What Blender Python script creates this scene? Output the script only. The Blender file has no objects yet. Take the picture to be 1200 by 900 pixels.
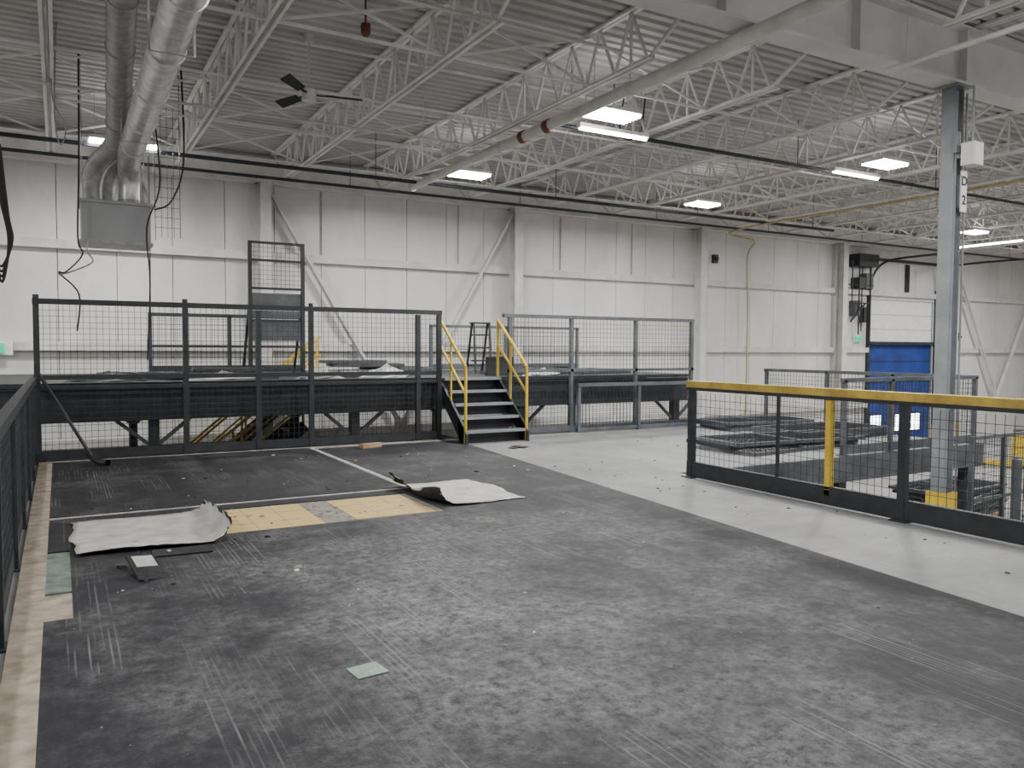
import bpy, bmesh, math, random
from mathutils import Vector, Matrix
random.seed(7)
scene = bpy.context.scene

# ---------------------------------------------------------------- materials
def new_mat(name):
    m = bpy.data.materials.new(name); m.use_nodes = True
    nt = m.node_tree
    return m, nt, nt.nodes['Principled BSDF']

def N(nt, t, **kw):
    n = nt.nodes.new(t)
    for k, v in kw.items(): setattr(n, k, v)
    return n

def mth(nt, op, a, b=None, c=None):
    n = nt.nodes.new('ShaderNodeMath'); n.operation = op
    for i, v in enumerate((a, b, c)):
        if v is None: continue
        if isinstance(v, (int, float)): n.inputs[i].default_value = v
        else: nt.links.new(v, n.inputs[i])
    return n.outputs[0]

def mixc(nt, fac, a, b):
    n = nt.nodes.new('ShaderNodeMix'); n.data_type = 'RGBA'
    for idx, v in ((0, fac), (6, a), (7, b)):
        if isinstance(v, (int, float)): n.inputs[idx].default_value = v
        elif isinstance(v, tuple): n.inputs[idx].default_value = (*v[:3], 1)
        else: nt.links.new(v, n.inputs[idx])
    return n.outputs[2]

def ramp(nt, v, lo, hi):
    n = nt.nodes.new('ShaderNodeMapRange'); n.clamp = True
    nt.links.new(v, n.inputs[0]); n.inputs[1].default_value = lo; n.inputs[2].default_value = hi
    return n.outputs[0]

def noise(nt, vec, scale, detail=4, rough=.6):
    n = nt.nodes.new('ShaderNodeTexNoise')
    n.inputs['Scale'].default_value = scale; n.inputs['Detail'].default_value = detail
    n.inputs['Roughness'].default_value = rough
    if vec is not None: nt.links.new(vec, n.inputs['Vector'])
    return n.outputs['Fac']

def scaled(nt, vec, s):
    n = nt.nodes.new('ShaderNodeMapping'); n.inputs['Scale'].default_value = s
    nt.links.new(vec, n.inputs['Vector']); return n.outputs[0]

def mat_var(name, c1, c2, scale=3, rough=.6, metal=0., lo=.35, hi=.7, stretch=None, bump=0):
    m, nt, b = new_mat(name)
    co = N(nt, 'ShaderNodeTexCoord').outputs['Object']
    if stretch: co = scaled(nt, co, stretch)
    f = noise(nt, co, scale)
    nt.links.new(mixc(nt, ramp(nt, f, lo, hi), c1, c2), b.inputs['Base Color'])
    b.inputs['Roughness'].default_value = rough; b.inputs['Metallic'].default_value = metal
    if bump:
        bn = N(nt, 'ShaderNodeBump'); bn.inputs['Strength'].default_value = bump
        nt.links.new(f, bn.inputs['Height']); nt.links.new(bn.outputs[0], b.inputs['Normal'])
    return m

def mat_emit(name, c, s):
    m, nt, b = new_mat(name)
    b.inputs['Base Color'].default_value = (*c, 1)
    b.inputs['Emission Color'].default_value = (*c, 1)
    b.inputs['Emission Strength'].default_value = s
    return m

M_dark = mat_var('dark_grey_paint', (.013, .016, .019), (.027, .031, .035), 6, .5)
M_wire = mat_var('wire_mesh_paint', (.018, .021, .025), (.035, .04, .045), 6, .5)
M_grey = mat_var('grey_steel_paint', (.058, .066, .073), (.105, .115, .122), 4, .5)
M_colgrey = mat_var('column_grey_paint', (.17, .19, .20), (.25, .27, .28), 3, .5)
M_boxgrey = mat_var('duct_box_grey', (.27, .28, .28), (.31, .32, .32), 2, .5)
M_yellow = mat_var('safety_yellow', (.50, .33, .02), (.74, .52, .05), 6, .5)
M_yellow2 = mat_var('worn_yellow_cap', (.32, .22, .045), (.56, .40, .07), 5, .5)
M_white = mat_var('white_steel_paint', (.50, .49, .47), (.66, .65, .62), 2.5, .6)
M_joist = mat_var('joist_paint', (.64, .63, .605), (.80, .79, .765), 3, .6)
M_roof = mat_var('roof_deck_paint', (.40, .39, .375), (.52, .51, .49), .8, .75)
M_girder = mat_var('girder_paint', (.52, .515, .50), (.64, .635, .62), 1.5, .6)
M_galv = mat_var('galvanised_steel', (.42, .42, .42), (.68, .68, .67), 9, .35, .7)
M_galvd = mat_var('dull_galvanised_steel', (.25, .25, .25), (.40, .40, .39), 9, .5, .4)
M_seam = mat_var('wall_joint_seal', (.15, .145, .14), (.23, .225, .215), 3, .8)
M_black = mat_var('black_rubber', (.008, .008, .009), (.02, .02, .022), 8, .7)
M_rust = mat_var('rusty_red', (.12, .03, .02), (.2, .06, .04), 8, .7)
M_paper = mat_var('sign_white', (.75, .75, .73), (.85, .85, .83), 4, .6)
M_blue = mat_var('blue_door_paint', (.010, .032, .18), (.018, .055, .29), 2, .5)
M_ply = mat_var('plywood_yellow', (.44, .31, .12), (.62, .46, .20), 5, .7, stretch=(1, 4, 1))
M_dust = mat_var('glue_dust', (.15, .135, .115), (.30, .275, .24), 12, .8)
M_back = mat_var('carpet_backing', (.36, .355, .335), (.56, .55, .52), 5, .8, bump=.1)
M_under = mat_var('carpet_face', (.010, .010, .012), (.026, .026, .030), 20, .95)
M_greenp = mat_var('green_board', (.095, .135, .115), (.20, .25, .215), 9, .7)
M_greent = mat_var('green_tile', (.15, .23, .18), (.25, .34, .275), 20, .6)
M_tan = mat_var('tan_subfloor', (.22, .18, .135), (.42, .36, .29), 8, .8)
M_strip = mat_var('dusty_white_strip', (.23, .22, .20), (.48, .46, .435), 9, .8)
M_wood = mat_var('wood_block', (.35, .22, .11), (.5, .34, .19), 8, .7)
M_card = mat_var('cardboard', (.16, .09, .05), (.24, .14, .08), 5, .8)
M_lamp = mat_emit('lamp_glow', (1, .98, .95), 34)
M_exit = mat_emit('exit_sign_green', (.02, .45, .22), .8)
M_win = mat_emit('door_daylight_pane', (.85, .93, 1), 11)
M_emerg = mat_var('emergency_light_plastic', (.66, .66, .63), (.74, .74, .7), 4, .5)
M_concrete = mat_var('ground_concrete', (.24, .235, .225), (.38, .37, .36), .7, .5)
M_ypipe = mat_var('gas_pipe_yellow', (.34, .26, .13), (.43, .35, .19), 4, .5)

def make_wall():
    m, nt, b = new_mat('insulated_wall_panel')
    co = N(nt, 'ShaderNodeTexCoord').outputs['Object']
    f1 = noise(nt, scaled(nt, co, (1, 1, .5)), .6, 6, .65)
    f2 = noise(nt, scaled(nt, co, (2.2, 2.2, .4)), 2, 6)
    f3 = noise(nt, co, 3, 8, .7)
    c = mixc(nt, ramp(nt, f1, .35, .7), (.70, .69, .66), (.54, .53, .505))
    c = mixc(nt, mth(nt, 'MULTIPLY', ramp(nt, f2, .58, .85), .25), c, (.36, .34, .31))
    c = mixc(nt, mth(nt, 'MULTIPLY', ramp(nt, f3, .6, .8), .25), c, (.3, .28, .26))
    nt.links.new(c, b.inputs['Base Color']); b.inputs['Roughness'].default_value = .55
    return m
M_wall = make_wall()

def make_carpet():
    m, nt, b = new_mat('carpet_planks')
    co = N(nt, 'ShaderNodeTexCoord').outputs['Object']
    sp = N(nt, 'ShaderNodeSeparateXYZ'); nt.links.new(co, sp.inputs[0])
    x, y = sp.outputs[0], sp.outputs[1]
    W, L = .25, 1.0
    cx = mth(nt, 'FLOOR', mth(nt, 'DIVIDE', x, W))
    off = mth(nt, 'MULTIPLY', cx, .37)
    yy = mth(nt, 'ADD', mth(nt, 'DIVIDE', y, L), off)
    cy = mth(nt, 'FLOOR', yy)
    cb = N(nt, 'ShaderNodeCombineXYZ'); nt.links.new(cx, cb.inputs[0]); nt.links.new(cy, cb.inputs[1])
    wn = N(nt, 'ShaderNodeTexWhiteNoise'); nt.links.new(cb.outputs[0], wn.inputs['Vector'])
    rnd = wn.outputs['Value']
    brk = noise(nt, scaled(nt, co, (45, 1.3, 1)), 1, 2, .6)
    st = ramp(nt, brk, .46, .58)
    wv = mth(nt, 'SINE', mth(nt, 'MULTIPLY', x, 200))
    st = mth(nt, 'MULTIPLY', st, ramp(nt, wv, .35, .85))
    st = mth(nt, 'MULTIPLY', st, ramp(nt, rnd, .55, .8))
    patch = noise(nt, co, .9, 5, .6)
    st = mth(nt, 'MULTIPLY', st, ramp(nt, patch, .38, .6))
    d1 = noise(nt, co, .8, 10, .74)
    dx = mth(nt, 'MULTIPLY', mth(nt, 'SUBTRACT', x, 2.2), .42)
    dy = mth(nt, 'MULTIPLY', mth(nt, 'SUBTRACT', y, 4.2), .30)
    r2 = mth(nt, 'ADD', mth(nt, 'MULTIPLY', dx, dx), mth(nt, 'MULTIPLY', dy, dy))
    cen = mth(nt, 'SUBTRACT', 1.0, mth(nt, 'MINIMUM', r2, 1.0))
    dust = mth(nt, 'ADD', mth(nt, 'MULTIPLY', cen, .18), d1)
    dust = ramp(nt, dust, .51, .82)
    fine = noise(nt, co, 16, 8, .85)
    dust = mth(nt, 'MULTIPLY', dust, ramp(nt, fine, .38, .62))
    sp2 = ramp(nt, noise(nt, co, 30, 2, .5), .76, .80)
    base = mixc(nt, rnd, (.0145, .0145, .0175), (.0215, .0215, .025))
    big = noise(nt, scaled(nt, co, (2.2, 1, 1)), 7, 9, .88)
    base = mixc(nt, mth(nt, 'MULTIPLY', ramp(nt, big, .44, .68), .65), base, (.043, .043, .049))
    c = mixc(nt, mth(nt, 'MULTIPLY', st, .55), base, (.21, .21, .212))
    c = mixc(nt, mth(nt, 'MULTIPLY', dust, .85), c, (.26, .258, .263))
    c = mixc(nt, mth(nt, 'MULTIPLY', sp2, .35), c, (.4, .39, .38))
    fx = mth(nt, 'FRACT', mth(nt, 'DIVIDE', x, W)); fy = mth(nt, 'FRACT', yy)
    seam = mth(nt, 'MAXIMUM', mth(nt, 'LESS_THAN', fx, .012), mth(nt, 'LESS_THAN', fy, .004))
    c = mixc(nt, mth(nt, 'MULTIPLY', seam, .2), c, (.012, .012, .012))
    nt.links.new(c, b.inputs['Base Color'])
    b.inputs['Roughness'].default_value = .72
    b.inputs['Specular IOR Level'].default_value = .3
    bn = N(nt, 'ShaderNodeBump'); bn.inputs['Strength'].default_value = .25; bn.inputs['Distance'].default_value = .01
    nt.links.new(noise(nt, co, 120, 2), bn.inputs['Height']); nt.links.new(bn.outputs[0], b.inputs['Normal'])
    return m
M_carpet = make_carpet()

def make_deckfloor():
    m, nt, b = new_mat('grey_deck_board')
    co = N(nt, 'ShaderNodeTexCoord').outputs['Object']
    f1 = noise(nt, co, .8, 8, .7); f2 = noise(nt, co, 7, 8, .8)
    c = mixc(nt, ramp(nt, f1, .34, .66), (.115, .115, .119), (.225, .225, .228))
    c = mixc(nt, mth(nt, 'MULTIPLY', ramp(nt, f2, .50, .72), .6), c, (.095, .094, .09))
    sp = N(nt, 'ShaderNodeSeparateXYZ'); nt.links.new(co, sp.inputs[0])
    fy = mth(nt, 'FRACT', mth(nt, 'DIVIDE', sp.outputs[1], 2.44))
    fx = mth(nt, 'FRACT', mth(nt, 'DIVIDE', sp.outputs[0], 1.22))
    s = mth(nt, 'MAXIMUM', mth(nt, 'LESS_THAN', fy, .004), mth(nt, 'LESS_THAN', fx, .006))
    c = mixc(nt, mth(nt, 'MULTIPLY', s, .5), c, (.06, .06, .06))
    nt.links.new(c, b.inputs['Base Color']); b.inputs['Roughness'].default_value = .55
    return m
M_deck = make_deckfloor()

# ---------------------------------------------------------------- mesh builder
class B:
    def __init__(s): s.v = []; s.f = []; s.m = []; s.mats = []
    def mi(s, mat):
        if mat not in s.mats: s.mats.append(mat)
        return s.mats.index(mat)
    def hexa(s, pts, mat):
        o = len(s.v); s.v += [tuple(p) for p in pts]; i = s.mi(mat)
        for q in ((0,3,2,1),(4,5,6,7),(0,1,5,4),(1,2,6,5),(2,3,7,6),(3,0,4,7)):
            s.f.append(tuple(o+k for k in q)); s.m.append(i)
    def box(s, a, b, mat):
        x0,y0,z0 = a; x1,y1,z1 = b
        s.hexa([(x0,y0,z0),(x1,y0,z0),(x1,y1,z0),(x0,y1,z0),(x0,y0,z1),(x1,y0,z1),(x1,y1,z1),(x0,y1,z1)], mat)
    def beam(s, p1, p2, w, h, mat, up=(0,0,1)):
        p1 = Vector(p1); p2 = Vector(p2); d = (p2-p1).normalized(); up = Vector(up)
        sd = d.cross(up)
        if sd.length < 1e-4: sd = d.cross(Vector((0,1,0)))
        sd.normalize(); u = sd.cross(d); a = sd*w/2; c = u*h/2
        s.hexa([p1-a-c, p1+a-c, p1+a+c, p1-a+c, p2-a-c, p2+a-c, p2+a+c, p2-a+c], mat)
    def ibeam(s, p1, p2, h, w, mat, t=.02, up=(0,0,1)):
        p1 = Vector(p1); p2 = Vector(p2); d = (p2-p1).normalized(); upv = Vector(up)
        sd = d.cross(upv).normalized(); u = sd.cross(d)
        s.beam(p1, p2, t, h-2*t, mat, up)
        for sg in (-1, 1):
            o = u*sg*(h/2-t/2); s.beam(p1+o, p2+o, w, t, mat, up)
    def tube(s, p1, p2, r, mat, seg=12, r2=None, cap=True):
        p1 = Vector(p1); p2 = Vector(p2); d = (p2-p1).normalized(); r2 = r if r2 is None else r2
        a = d.cross(Vector((0,0,1)))
        if a.length < 1e-3: a = Vector((1,0,0))
        a.normalize(); b = d.cross(a); o = len(s.v); i = s.mi(mat)
        for p, rr in ((p1, r), (p2, r2)):
            for k in range(seg):
                t = 2*math.pi*k/seg; s.v.append(tuple(p+a*math.cos(t)*rr+b*math.sin(t)*rr))
        for k in range(seg):
            n = (k+1) % seg; s.f.append((o+k, o+n, o+seg+n, o+seg+k)); s.m.append(i)
        if cap:
            s.f.append(tuple(o+k for k in range(seg))[::-1]); s.m.append(i)
            s.f.append(tuple(o+seg+k for k in range(seg))); s.m.append(i)
    def path(s, pts, r, mat, seg=8):
        P = [Vector(p) for p in pts]; Q = []
        n = len(P)
        for i in range(n-1):
            p0 = P[max(i-1,0)]; p1 = P[i]; p2 = P[i+1]; p3 = P[min(i+2,n-1)]
            for k in range(6):
                t = k/6
                Q.append(.5*((2*p1)+(p2-p0)*t+(2*p0-5*p1+4*p2-p3)*t*t+(3*p1-p0-3*p2+p3)*t**3))
        Q.append(P[-1])
        o = len(s.v); mi = s.mi(mat); a = None
        for i, q in enumerate(Q):
            d = (Q[min(i+1,len(Q)-1)]-Q[max(i-1,0)]).normalized()
            if a is None:
                a = d.cross(Vector((0,0,1)))
                if a.length < 1e-3: a = d.cross(Vector((1,0,0)))
            a = (a-d*a.dot(d)).normalized(); b = d.cross(a)
            for k in range(seg):
                t = 2*math.pi*k/seg; s.v.append(tuple(q+a*math.cos(t)*r+b*math.sin(t)*r))
        for i in range(len(Q)-1):
            for k in range(seg):
                nn = (k+1) % seg
                s.f.append((o+i*seg+k, o+i*seg+nn, o+(i+1)*seg+nn, o+(i+1)*seg+k)); s.m.append(mi)
    def mesh_panel(s, p, q, z0, z1, mat, sx=.075, sz=.075, r=.0055):
        p = Vector((p[0],p[1],0)); q = Vector((q[0],q[1],0)); L = (q-p).length; d = (q-p)/L
        n = max(1, int(L/sx)); 
        for i in range(1, n):
            c = p+d*L*i/n; s.beam((c.x,c.y,z0),(c.x,c.y,z1), r, r, mat)
        n = max(1, int((z1-z0)/sz))
        for i in range(1, n):
            z = z0+(z1-z0)*i/n; s.beam((p.x,p.y,z),(q.x,q.y,z), r, r, mat)
    def make(s, name, loc=None, rot=None, smooth=False, bevel=0):
        me = bpy.data.meshes.new(name); me.from_pydata(s.v, [], s.f)
        for mt in s.mats: me.materials.append(mt)
        me.polygons.foreach_set('material_index', s.m)
        bm = bmesh.new(); bm.from_mesh(me); bmesh.ops.recalc_face_normals(bm, faces=bm.faces); bm.to_mesh(me); bm.free()
        if smooth:
            me.polygons.foreach_set('use_smooth', [True]*len(me.polygons))
        ob = bpy.data.objects.new(name, me); scene.collection.objects.link(ob)
        if loc: ob.location = loc
        if rot: ob.rotation_euler = rot
        if smooth:
            try: me.set_sharp_from_angle(angle=math.radians(40))
            except Exception: pass
        if bevel:
            md = ob.modifiers.new('bevel', 'BEVEL'); md.width = bevel; md.segments = 2; md.limit_method = 'ANGLE'
        return ob

YW = 17.2      # back wall
ZG = -1.7      # ground floor
ZR = 5.5       # roof deck underside
X0, X1 = -12, 36
Y0 = -7

# ---------------------------------------------------------------- room shell
b = B(); b.box((X0,Y0,ZG-.2),(X1,YW,ZG), M_concrete); b.make('floor')

b = B(); i = b.mi(M_roof); per = .2; y = Y0; prof = []
while y < YW:
    prof += [(y, ZR), (y+.10, ZR), (y+.125, ZR+.05), (y+.175, ZR+.05)]; y += per
prof.append((y, ZR))
for (yy, zz) in prof:
    b.v += [(X0, yy, zz), (X1, yy, zz)]
for k in range(len(prof)-1):
    b.f.append((2*k, 2*k+1, 2*k+3, 2*k+2)); b.m.append(i)
b.make('ceiling')

DX0, DX1, DZ1 = 23.5, 27.1, 3.2   # dock door hole
b = B()
b.box((X0, YW+.06, ZG), (DX0, YW+.3, ZR+.1), M_seam)
b.box((DX1, YW+.06, ZG), (X1, YW+.3, ZR+.1), M_seam)
b.box((DX0, YW+.06, DZ1), (DX1, YW+.3, ZR+.1), M_seam)
x = X0
while x < X1-.01:
    xa, xb = x+.007, x+.993
    if xb > DX0 and xa < DX1:
        b.box((xa, YW, DZ1), (xb, YW+.055, ZR+.05), M_wall)
        if xa < DX0: b.box((xa, YW, ZG), (DX0, YW+.055, DZ1), M_wall)
        if xb > DX1: b.box((DX1, YW, ZG), (xb, YW+.055, DZ1), M_wall)
    else:
        b.box((xa, YW, ZG), (xb, YW+.055, ZR+.05), M_wall)
    x += 1.0
b.make('wall_back')
b = B(); b.box((X0-.2, Y0, ZG), (X0, YW+.3, ZR+.1), M_wall); b.make('wall_left')
b = B(); b.box((X1, Y0, ZG), (X1+.2, YW+.3, ZR+.1), M_wall); b.make('wall_right')

b = B()
for z in (-.35, 1.5, 3.4):
    segs = [(X0, X1)] if z == 3.4 else [(X0, DX0-.15), (DX1+.15, X1)]
    for a, c in segs:
        b.box((a, YW-.16, z+.05), (c, YW-.005, z+.07), M_white)
        b.box((a, YW-.16, z-.09), (c, YW-.145, z+.05), M_white)
        b.box((a, YW-.145, z-.09), (c, YW-.005, z-.08), M_white)
b.make('trim_wall_girts')
b = B(); b.ibeam((X0, YW-.14, 5.13), (X1, YW-.14, 5.13), .5, .2, M_joist); b.make('trim_eave_beam')

for k in range(-2, 6):
    x = 3.73+6*k
    b = B()
    b.ibeam((x, YW-.32, ZG), (x, YW-.32, ZR-.62), .28, .22, M_white, up=(0,1,0))
    b.box((x-.16, YW-.5, ZG), (x+.16, YW-.14, ZG+.02), M_white)
    b.box((x-.16, YW-.5, ZR-.62), (x+.16, YW-.04, ZR-.6), M_white)
    b.make('wall_column')

for (xa, xb) in ((3.73, 9.74), (27.73, 33.73)):
    b = B(); xm = (xa+xb)/2
    b.beam((xa+.1, YW-.25, 4.75), (xm+.05, YW-.25, -.3), .05, .12, M_white, up=(0,1,0))
    b.beam((xb-.1, YW-.28, 4.75), (xm-.05, YW-.28, -.3), .05, .12, M_white, up=(0,1,0))
    b.beam((xa+.1, YW-.22, 4.75), (xm+.05, YW-.22, -.3), .12, .02, M_white, up=(0,1,0))
    b.beam((xm, YW-.27, -.5), (xm, YW-.27, -.1), .3, .02, M_white, up=(0,1,0))
    b.make('wall_brace')

# ---------------------------------------------------------------- roof framing
def joist(x, ya, yb, zb=4.8):
    b = B(); zt = ZR-.04
    for s in (-.035, .035):
        b.box((x+s-.028, ya, zt), (x+s+.028, yb, zt+.035), M_joist)
        b.box((x+s-.028, ya+1.15, zb), (x+s+.028, yb-.85, zb+.012), M_joist)
        b.box((x+s*.5-.004, ya+1.15, zb), (x+s*.5+.004, yb-.85, zb+.055), M_joist)
    b.beam((x, ya+.05, zt), (x, ya+1.25, zb+.02), .035, .035, M_joist)
    b.beam((x, yb-.05, zt), (x, yb-.95, zb+.02), .035, .035, M_joist)
    n = int((yb-ya-2)/.62); step = (yb-ya-2.2)/n/2; y = ya+1.25
    yy = [y+step*k for k in range(2*n+1)]
    for k in range(2*n):
        za, zc = (zb+.02, zt) if k % 2 == 0 else (zt, zb+.02)
        b.beam((x, yy[k], za), (x, yy[k+1], zc), .030, .030, M_joist)
        if k % 4 == 1: b.beam((x, yy[k], zt), (x, yy[k], zb+.02), .026, .026, M_joist)
    b.make('roof_joist')
XJ = [-.06+2*k for k in range(-5, 18)]
for x in XJ:
    joist(x, 6.05, YW-.25)
    joist(x, Y0, 5.85)

for y in (8.4, 10.4, 12.5, 14.6, 2.5):
    b = B()
    b.beam((X0+1, y, 4.83), (XJ[-1], y, 4.83), .03, .03, M_joist)
    b.beam((X0+1, y+.02, ZR-.07), (XJ[-1], y+.02, ZR-.07), .03, .03, M_joist)
    if y in (8.4, 12.5, 14.6):
        for a, c in zip(XJ[:-1], XJ[1:]):
            b.beam((a, y, 4.83), (c, y, ZR-.07), .026, .026, M_joist)
            b.beam((c, y+.03, 4.83), (a, y+.03, ZR-.07), .026, .026, M_joist)
    b.make('joist_bridging')

b = B(); b.ibeam((X0, 5.95, 5.09), (X1, 5.95, 5.09), .70, .3, M_girder, t=.03)
for k in range(-7, 17):
    x = 3.7+2*k
    b.box((x-.008, 5.82, 4.77), (x+.008, 6.08, 5.41), M_girder)
b.make('roof_girder')

for x in (9.64, 15.7, 21.7, 27.7):
    b = B()
    b.ibeam((x, 5.95, ZG), (x, 5.95, 4.72), .19, .17, M_colgrey, t=.018, up=(1,0,0))
    b.box((x-.2, 5.75, ZG), (x+.2, 6.15, ZG+.03), M_colgrey)
    b.box((x-.16, 5.79, 4.71), (x+.16, 6.11, 4.735), M_colgrey)
    z = -.28
    b.box((x-.12, 5.83, ZG), (x+.12, 5.85, z), M_yellow); b.box((x-.12, 6.05, ZG), (x+.12, 6.07, z), M_yellow)
    b.box((x-.14, 5.83, ZG), (x-.12, 6.07, z), M_yellow); b.box((x+.12, 5.83, ZG), (x+.14, 6.07, z), M_yellow)
    b.make('building_column')

def text(body, name, loc, rot, size, parent=None, off=.018):
    cu = bpy.data.curves.new(name, 'FONT'); cu.body = body; cu.size = size; cu.extrude = .002
    cu.align_x = 'CENTER'; cu.align_y = 'CENTER'; cu.offset = size*off
    cu.materials.append(M_black)
    o = bpy.data.objects.new(name, cu); scene.collection.objects.link(o)
    o.location = loc; o.rotation_euler = rot
    if parent: o.parent = parent
    return o

b = B(); b.box((9.63, 5.81, 3.20), (9.75, 5.825, 3.70), M_paper)
b.box((9.64,5.825,3.25),(9.68,5.87,3.65),M_colgrey); sg = b.make('column_grid_sign')
text('D', 'letter_d', (9.69, 5.806, 3.57), (math.pi/2,0,0), .16, sg)
text('2', 'digit_2', (9.69, 5.806, 3.34), (math.pi/2,0,0), .16, sg)
b = B(); b.box((9.52, 5.6, 3.73), (9.72, 5.76, 4.00), M_emerg); b.box((9.54, 5.595, 3.75), (9.70, 5.6, 3.98), M_paper)
b.box((9.6,5.76,3.85),(9.7,5.864,3.95),M_emerg)
b.tube((9.65, 5.7, 4.0), (9.65, 5.7, 4.7), .012, M_galvd); b.make('emergency_light', bevel=.01)
b = B()
for dx in (-.09, .11):
    b.tube((9.64+dx, 5.84, ZG+.3), (9.64+dx, 5.84, 4.65), .012, M_colgrey)
b.box((9.50, 5.80, 3.9), (9.58, 5.85, 4.15), M_colgrey)
b.make('column_conduit')

b = B()
b.tube((6.08, Y0+1, 4.65), (6.08, 14.7, 4.65), .075, M_white, 16)
for y in (1.5, 4.6, 7.8, 11, 14.6):
    b.tube((6.08, y, 4.65), (6.08, y+.06, 4.65), .095, M_white, 16)
    b.beam((6.08, y, 4.7), (6.08, y, ZR), .012, .012, M_white)
b.tube((6.08, 9.6, 4.65), (6.08, 9.72, 4.65), .092, M_rust, 14)
b.tube((6.08, 10.3, 4.65), (6.08, 10.4, 4.65), .092, M_rust, 14)
b.make('sprinkler_main_pipe', smooth=True)
for (y, xa, xb, z, m, r) in ((14.3, X0+.2, 18, 4.67, M_dark, .035), (9.75, 6.3, 30, 4.72, M_dark, .03), (12.2, 6.2, 30, 4.98, M_white, .025), (7.6, 1.4, 5.8, 4.98, M_white, .02), (11.6, -8, 5.8, 4.76, M_white, .02), (15.8, X0+.2, 30, 4.76, M_dark, .03)):
    b = B(); b.tube((xa, y, z), (xb, y, z), r, m, 10)
    xx = xa+1
    while xx < xb: b.beam((xx, y, z), (xx, y, ZR), .01, .01, m); xx += 4
    b.make('ceiling_pipe', smooth=True)
b = B(); b.tube((8.05, Y0+1, 4.6), (8.05, 5.75, 4.6), .03, M_white); b.beam((8.05, 5.5, 4.6),(8.05, 5.5, ZR),.01,.01,M_white)
b.beam((8.05, 1, 4.6),(8.05, 1, ZR),.01,.01,M_white); b.make('ceiling_pipe')
b = B(); b.path([(15.4, 6.4, 4.62), (15.4, 10, 4.62), (15.5, 15.4, 4.62), (17.4, 16.5, 4.6), (17.6, 16.95, 4.2), (17.7, 17.0, 2.5), (17.7, 17.0, ZG)], .024, M_ypipe)
b.make('gas_pipe', smooth=True)

# ---------------------------------------------------------------- lights
def highbay(x, y, power, z=4.72, strip=False, sx=.74, sy=.42, rotz=0):
    b = B()
    b.box((-sx/2, -sy/2, .02), (sx/2, sy/2, .07), M_white)
    b.box((-sx/2, -sy/2, 0), (-sx/2+.015, sy/2, .02), M_white); b.box((sx/2-.015, -sy/2, 0), (sx/2, sy/2, .02), M_white)
    if strip:
        b.tube((-sx/2+.02, 0, -.005), (sx/2-.02, 0, -.005), .024, M_lamp, 8)
    else:
        for k in range(6):
            yc = -sy/2+sy*(k+.5)/6
            b.tube((-sx/2+.02, yc, -.01), (sx/2-.02, yc, -.01), .024, M_lamp, 8)
    for s in (-1, 1):
        b.beam((s*sx*.4, 0, .07), (s*sx*.4, 0, ZR-z), .008, .008, M_galvd)
    o = b.make('strip_light' if strip else 'high_bay_light', loc=(x, y, z), rot=(0,0,rotz))
    l = bpy.data.lights.new('lamp', 'AREA'); l.shape = 'RECTANGLE'; l.size = sx; l.size_y = sy; l.energy = power
    l.color = (1, .99, .97)
    lo = bpy.data.objects.new('lamp', l); scene.collection.objects.link(lo); lo.parent = o; lo.location = (0,0,-.06)
    if not strip:
        l = bpy.data.lights.new('uplight', 'AREA'); l.shape = 'RECTANGLE'; l.size = sx; l.size_y = sy; l.energy = power*.016
        l.color = (1, .99, .97)
        lo = bpy.data.objects.new('uplight', l); scene.collection.objects.link(lo); lo.parent = o; lo.location = (0,0,.09); lo.rotation_euler = (math.pi,0,0)
P = 240
for (x, y) in ((6.7, 9.0), (6.7, 13.4), (12.5, 8.9), (12.5, 13.4), (.95, 14.3), (21.7, 12.7), (21.7, 8),
               (6.7, 3.2), (1.2, 3.6), (12.5, 3.2), (-5, 9), (-5, 14), (28, 13), (17, 3), (-4,3), (28, 7)):
    highbay(x, y, P, sx=1.0 if x == .95 else .74)
highbay(7.15, 9.55, 60, z=4.66, strip=True, sx=1.25, sy=.09)
highbay(12.6, 9.55, 60, z=4.66, strip=True, sx=1.25, sy=.09)
highbay(23.6, 13.6, 60, z=4.6, strip=True, sx=2.4, sy=.09, rotz=math.pi/2)

w = bpy.data.worlds.new('world'); scene.world = w; w.use_nodes = True
w.node_tree.nodes['Background'].inputs[0].default_value = (.96, .975, 1, 1)
w.node_tree.nodes['Background'].inputs[1].default_value = .85

# ---------------------------------------------------------------- ducts
b = B()
b.tube((.86, 1.0, 4.2), (.9, 12.35, 4.15), .155, M_galv, 28, cap=False)
for k in range(9):
    y = 1.3+k*1.3; b.tube((.86+.0035*y, y, 4.2-.0044*y), (.86+.0035*y, y+.03, 4.2-.0044*y), .165, M_galv, 28)
b.path([(.9, 12.3, 4.15), (.91, 12.62, 4.08), (.93, 12.8, 3.88), (.93, 12.82, 3.52)], .155, M_galv, 20)
b.make('spiral_duct', smooth=True)
b = B()
A1, A2 = Vector((.42,5,5.25)), Vector((.74,12.2,4.3))
b.tube(A1, A2, .14, M_galvd, 24, cap=False)
for k in range(7):
    t = k/7+.05; b.tube(A1.lerp(A2, t), A1.lerp(A2, t+.005), .15, M_galvd, 24)
b.path([(.74, 12.15, 4.31), (.66, 12.5, 4.22), (.5, 12.78, 4.05), (.42, 12.86, 3.8), (.42, 12.86, 3.52)], .13, M_galvd, 18)
b.make('exhaust_duct', smooth=True)
b = B()
b.path([(.66, 13.05, 3.52), (.66, 13.05, 3.8), (.72, 13.0, 4.05), (.86, 12.9, 4.2)], .12, M_galvd, 18)
b.path([(1.08, 13.1, 3.52), (1.08, 13.1, 3.75), (1.0, 13.1, 3.95), (.9, 12.95, 4.05)], .11, M_galvd, 18)
b.make('branch_duct', smooth=True)
b = B()
b.box((.3, 12.6, 2.96), (1.18, 13.3, 3.52), M_boxgrey)
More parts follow.
